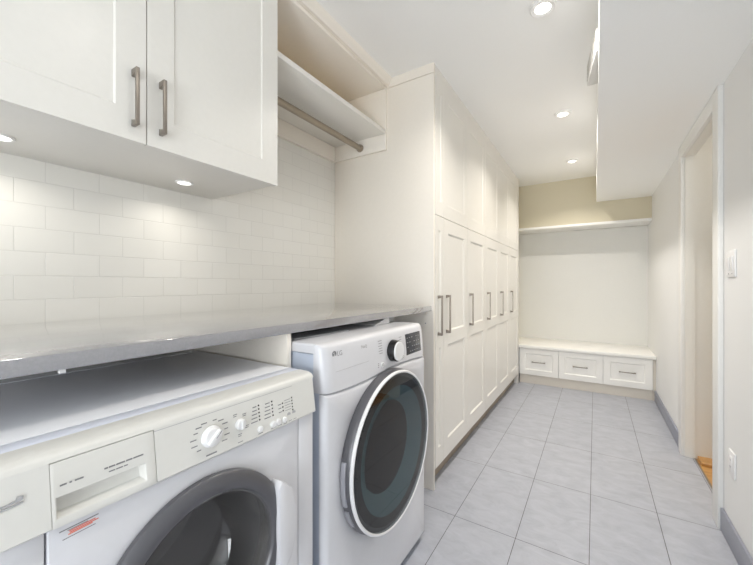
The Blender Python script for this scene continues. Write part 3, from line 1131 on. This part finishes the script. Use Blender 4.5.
# display
ds = MB()
ds.prism([(1.340, 0.921), (1.490, 0.921), (1.490, 1.013), (1.340, 1.013)], 'x', -0.712, -0.6945, bev=0.002)
for v in ds.bm.verts:
    v.co.x += lx(v.co.z) + 0.6955 if v.co.x > -0.70 else 0
ds = ds.build('display', M['screen'], lg)
dp = MB()
for r in range(4):
    for c in range(6):
        if (r * 7 + c * 3) % 5 == 0:
            continue
        z = 0.934 + r * 0.02
        y = 1.352 + c * 0.022
        dp.box(lx(z) + 0.0005, lx(z) + 0.0015, y, y + 0.010, z, z + 0.002)
dp.bm.verts.index_update()
build_marks(dp, 'label_print', M['inklight'], ds)
lm = MB()
for k in range(6):
    z = 1.012 - k * 0.0095
    lm.box(lx(z) - 0.001, lx(z) + 0.0004, 1.118 + 0.003 * (k % 2), 1.145, z, z + 0.0022)
    z = 1.006 - k * 0.0095
    lm.box(lx(z) - 0.001, lx(z) + 0.0004, 1.284, 1.308 - 0.004 * (k % 3), z, z + 0.0022)
for (y, z) in ((1.108, 0.921), (1.108, 0.928), (1.108, 0.914)):
    lm.box(lx(z) - 0.001, lx(z) + 0.0004, y, y + 0.006, z, z + 0.0035)
lm.bm.verts.index_update()
build_marks(lm, 'label_print', M['ink'], cp)
for (y, z, r) in ((1.138, 0.921, 0.0105), (1.306, 0.924, 0.0105)):
    bb = MB().lathe([(0.0, -0.001), (r, -0.001), (r, 0.0025), (r * 0.8, 0.0035), (0.0, 0.0038)], (lx(z), y, z), 'x', 28).build('button', M['white'], lg)
    MB().lathe([(r * 0.42, 0.0036), (r * 0.55, 0.0036), (r * 0.55, 0.0042), (r * 0.42, 0.0042)], (lx(z), y, z), 'x', 20, closed=True).build('symbol_print', M['ink'], bb)

# round door: grey rim, white ring, smoked pane over a teal inner bowl
rim = [(0.250, -0.6935), (GR + 0.002, -0.6935), (GR + 0.004, -0.685), (GR + 0.001, -0.668), (GR - 0.003, -0.660), (0.262, -0.660), (0.250, -0.668)]
ldoor = MB().lathe(rim, (0, GYC, GZC), 'x', 120, closed=True).build('door', M['darkgrey'], lg)
ring = [(GR - 0.011, -0.6595), (GR - 0.002, -0.6595), (GR, -0.655), (GR - 0.002, -0.650), (GR - 0.005, -0.6475), (GR - 0.009, -0.648), (GR - 0.011, -0.651)]
MB().lathe(ring, (0, GYC, GZC), 'x', 120, closed=True).build('door_ring', M['white'], ldoor)
MB().lathe([(0.0, -0.650), (GR - 0.0112, -0.650), (GR - 0.0112, -0.6535), (0.0, -0.6535)], (0, GYC, GZC), 'x', 120).build('door_pane', M['pane'], ldoor)
MB().lathe([(0.270, -0.6545), (0.270, -0.659), (0.237, -0.662), (0.237, -0.656)], (0, GYC, GZC), 'x', 96, closed=True).build('inner_frame', M['drumdark'], ldoor)
MB().lathe([(0.2368, -0.656), (0.2368, -0.661), (0.205, -0.672), (0.178, -0.700), (0.173, -0.695), (0.200, -0.666)], (0, GYC, GZC), 'x', 96, closed=True).build('inner_bowl', M['teal'], ldoor)
gp = [(LY0 + 0.1, 0)]
# grip notch in the rim, on the side away from the hinge
for k, (a0, a1) in enumerate(((168, 196), (200, 214))):
    secs = []
    for q in range(9):
        a = math.radians(a0 + (a1 - a0) * q / 8)
        loop = []
        for r, x in ((GR + 0.0055, -0.690), (GR + 0.0075, -0.684), (GR + 0.0055, -0.672), (GR + 0.001, -0.672), (GR + 0.001, -0.690)):
            loop.append((x, GYC + r * math.cos(a), GZC + r * math.sin(a)))
        secs.append(loop)
    MB().loft(secs).build('door_grip', M['grey'], ldoor)
MB().lathe([(0.248, -0.722), (0.252, -0.75), (0.252, -1.10), (0.21, -1.12), (0.0, -1.13)], (0, GYC, GZC), 'x', 72, caps=False).build('drum', M['drumdark'], lg)

# papers left on top of it
bk = thing('instruction_booklet', 'thin grey booklet lying flat on the right machine under the countertop', 'booklet', (-0.97, 0.99, 1.0446))
MB().prism([(-0.862, 0.835), (-0.846, 1.120), (-1.10, 1.13), (-1.10, 0.85)], 'z', 1.0448, 1.0465).build('pages', M['paper'], bk)
MB().prism([(-0.860, 0.832), (-0.844, 1.118), (-1.10, 1.13), (-1.10, 0.85)], 'z', 1.0467, 1.0480).build('cover', M['papergrey'], bk)
cw = thing('folded_carton', 'small white folded carton wedged under the countertop on the right machine', 'carton', (-0.90, 1.45, 1.0446))
cwm = MB()
secs = []
for (yv, h) in ((1.320, 0.002), (1.36, 0.010), (1.41, 0.023), (1.448, 0.0265)):
    secs.append([(-1.02, yv, 1.0448), (-0.845, yv, 1.0448), (-0.848, yv, 1.0448 + h), (-1.02, yv, 1.0448 + h)])
cwm.loft(secs)
cwm.build('flap', M['paper'], cw)
c2 = MB()
c2.box(-1.0, -0.862, 1.4495, 1.528, 1.0448, 1.0705, bev=0.001)
c2.build('box', M['papergrey'], cw)

# ================================================================== SWITCH AND OUTLET
sw = thing('light_switch', 'white double light switch on the right wall beside the doorway', 'switch', (XR, 2.262, 1.33))
B(XR - 0.007, XR - 0.0002, 2.203, 2.321, 1.268, 1.393, bev=0.0025).build('plate', M['plate'], sw)
for y in (2.238, 2.286):
    r = MB().prism([(XR - 0.0072, 1.297), (XR - 0.009, 1.298), (XR - 0.0125, 1.362), (XR - 0.0072, 1.364)], 'y', y - 0.0165, y + 0.0165, bev=0.0008).build('rocker', M['plate'], sw)
for y in (2.238, 2.286):
    MB().lathe([(0.0, 0.0), (0.0028, 0.0), (0.0028, -0.001), (0.0, -0.001)], (XR - 0.0068, y, 1.283), 'x', 12).build('screw', M['ink'], sw)
ol = thing('wall_outlet', 'white wall outlet low on the right wall above the grey baseboard', 'outlet', (XR, 2.25, 0.393))
B(XR - 0.007, XR - 0.0002, 2.207, 2.292, 0.336, 0.452, bev=0.0025).build('plate', M['plate'], ol)
B(XR - 0.0095, XR - 0.0072, 2.232, 2.267, 0.360, 0.428, bev=0.0008).build('socket_face', M['plate'], ol)
for z in (0.376, 0.408):
    for y in (2.243, 2.254):
        B(XR - 0.0101, XR - 0.0096, y, y + 0.002, z, z + 0.007).build('slot', M['ink'], ol)
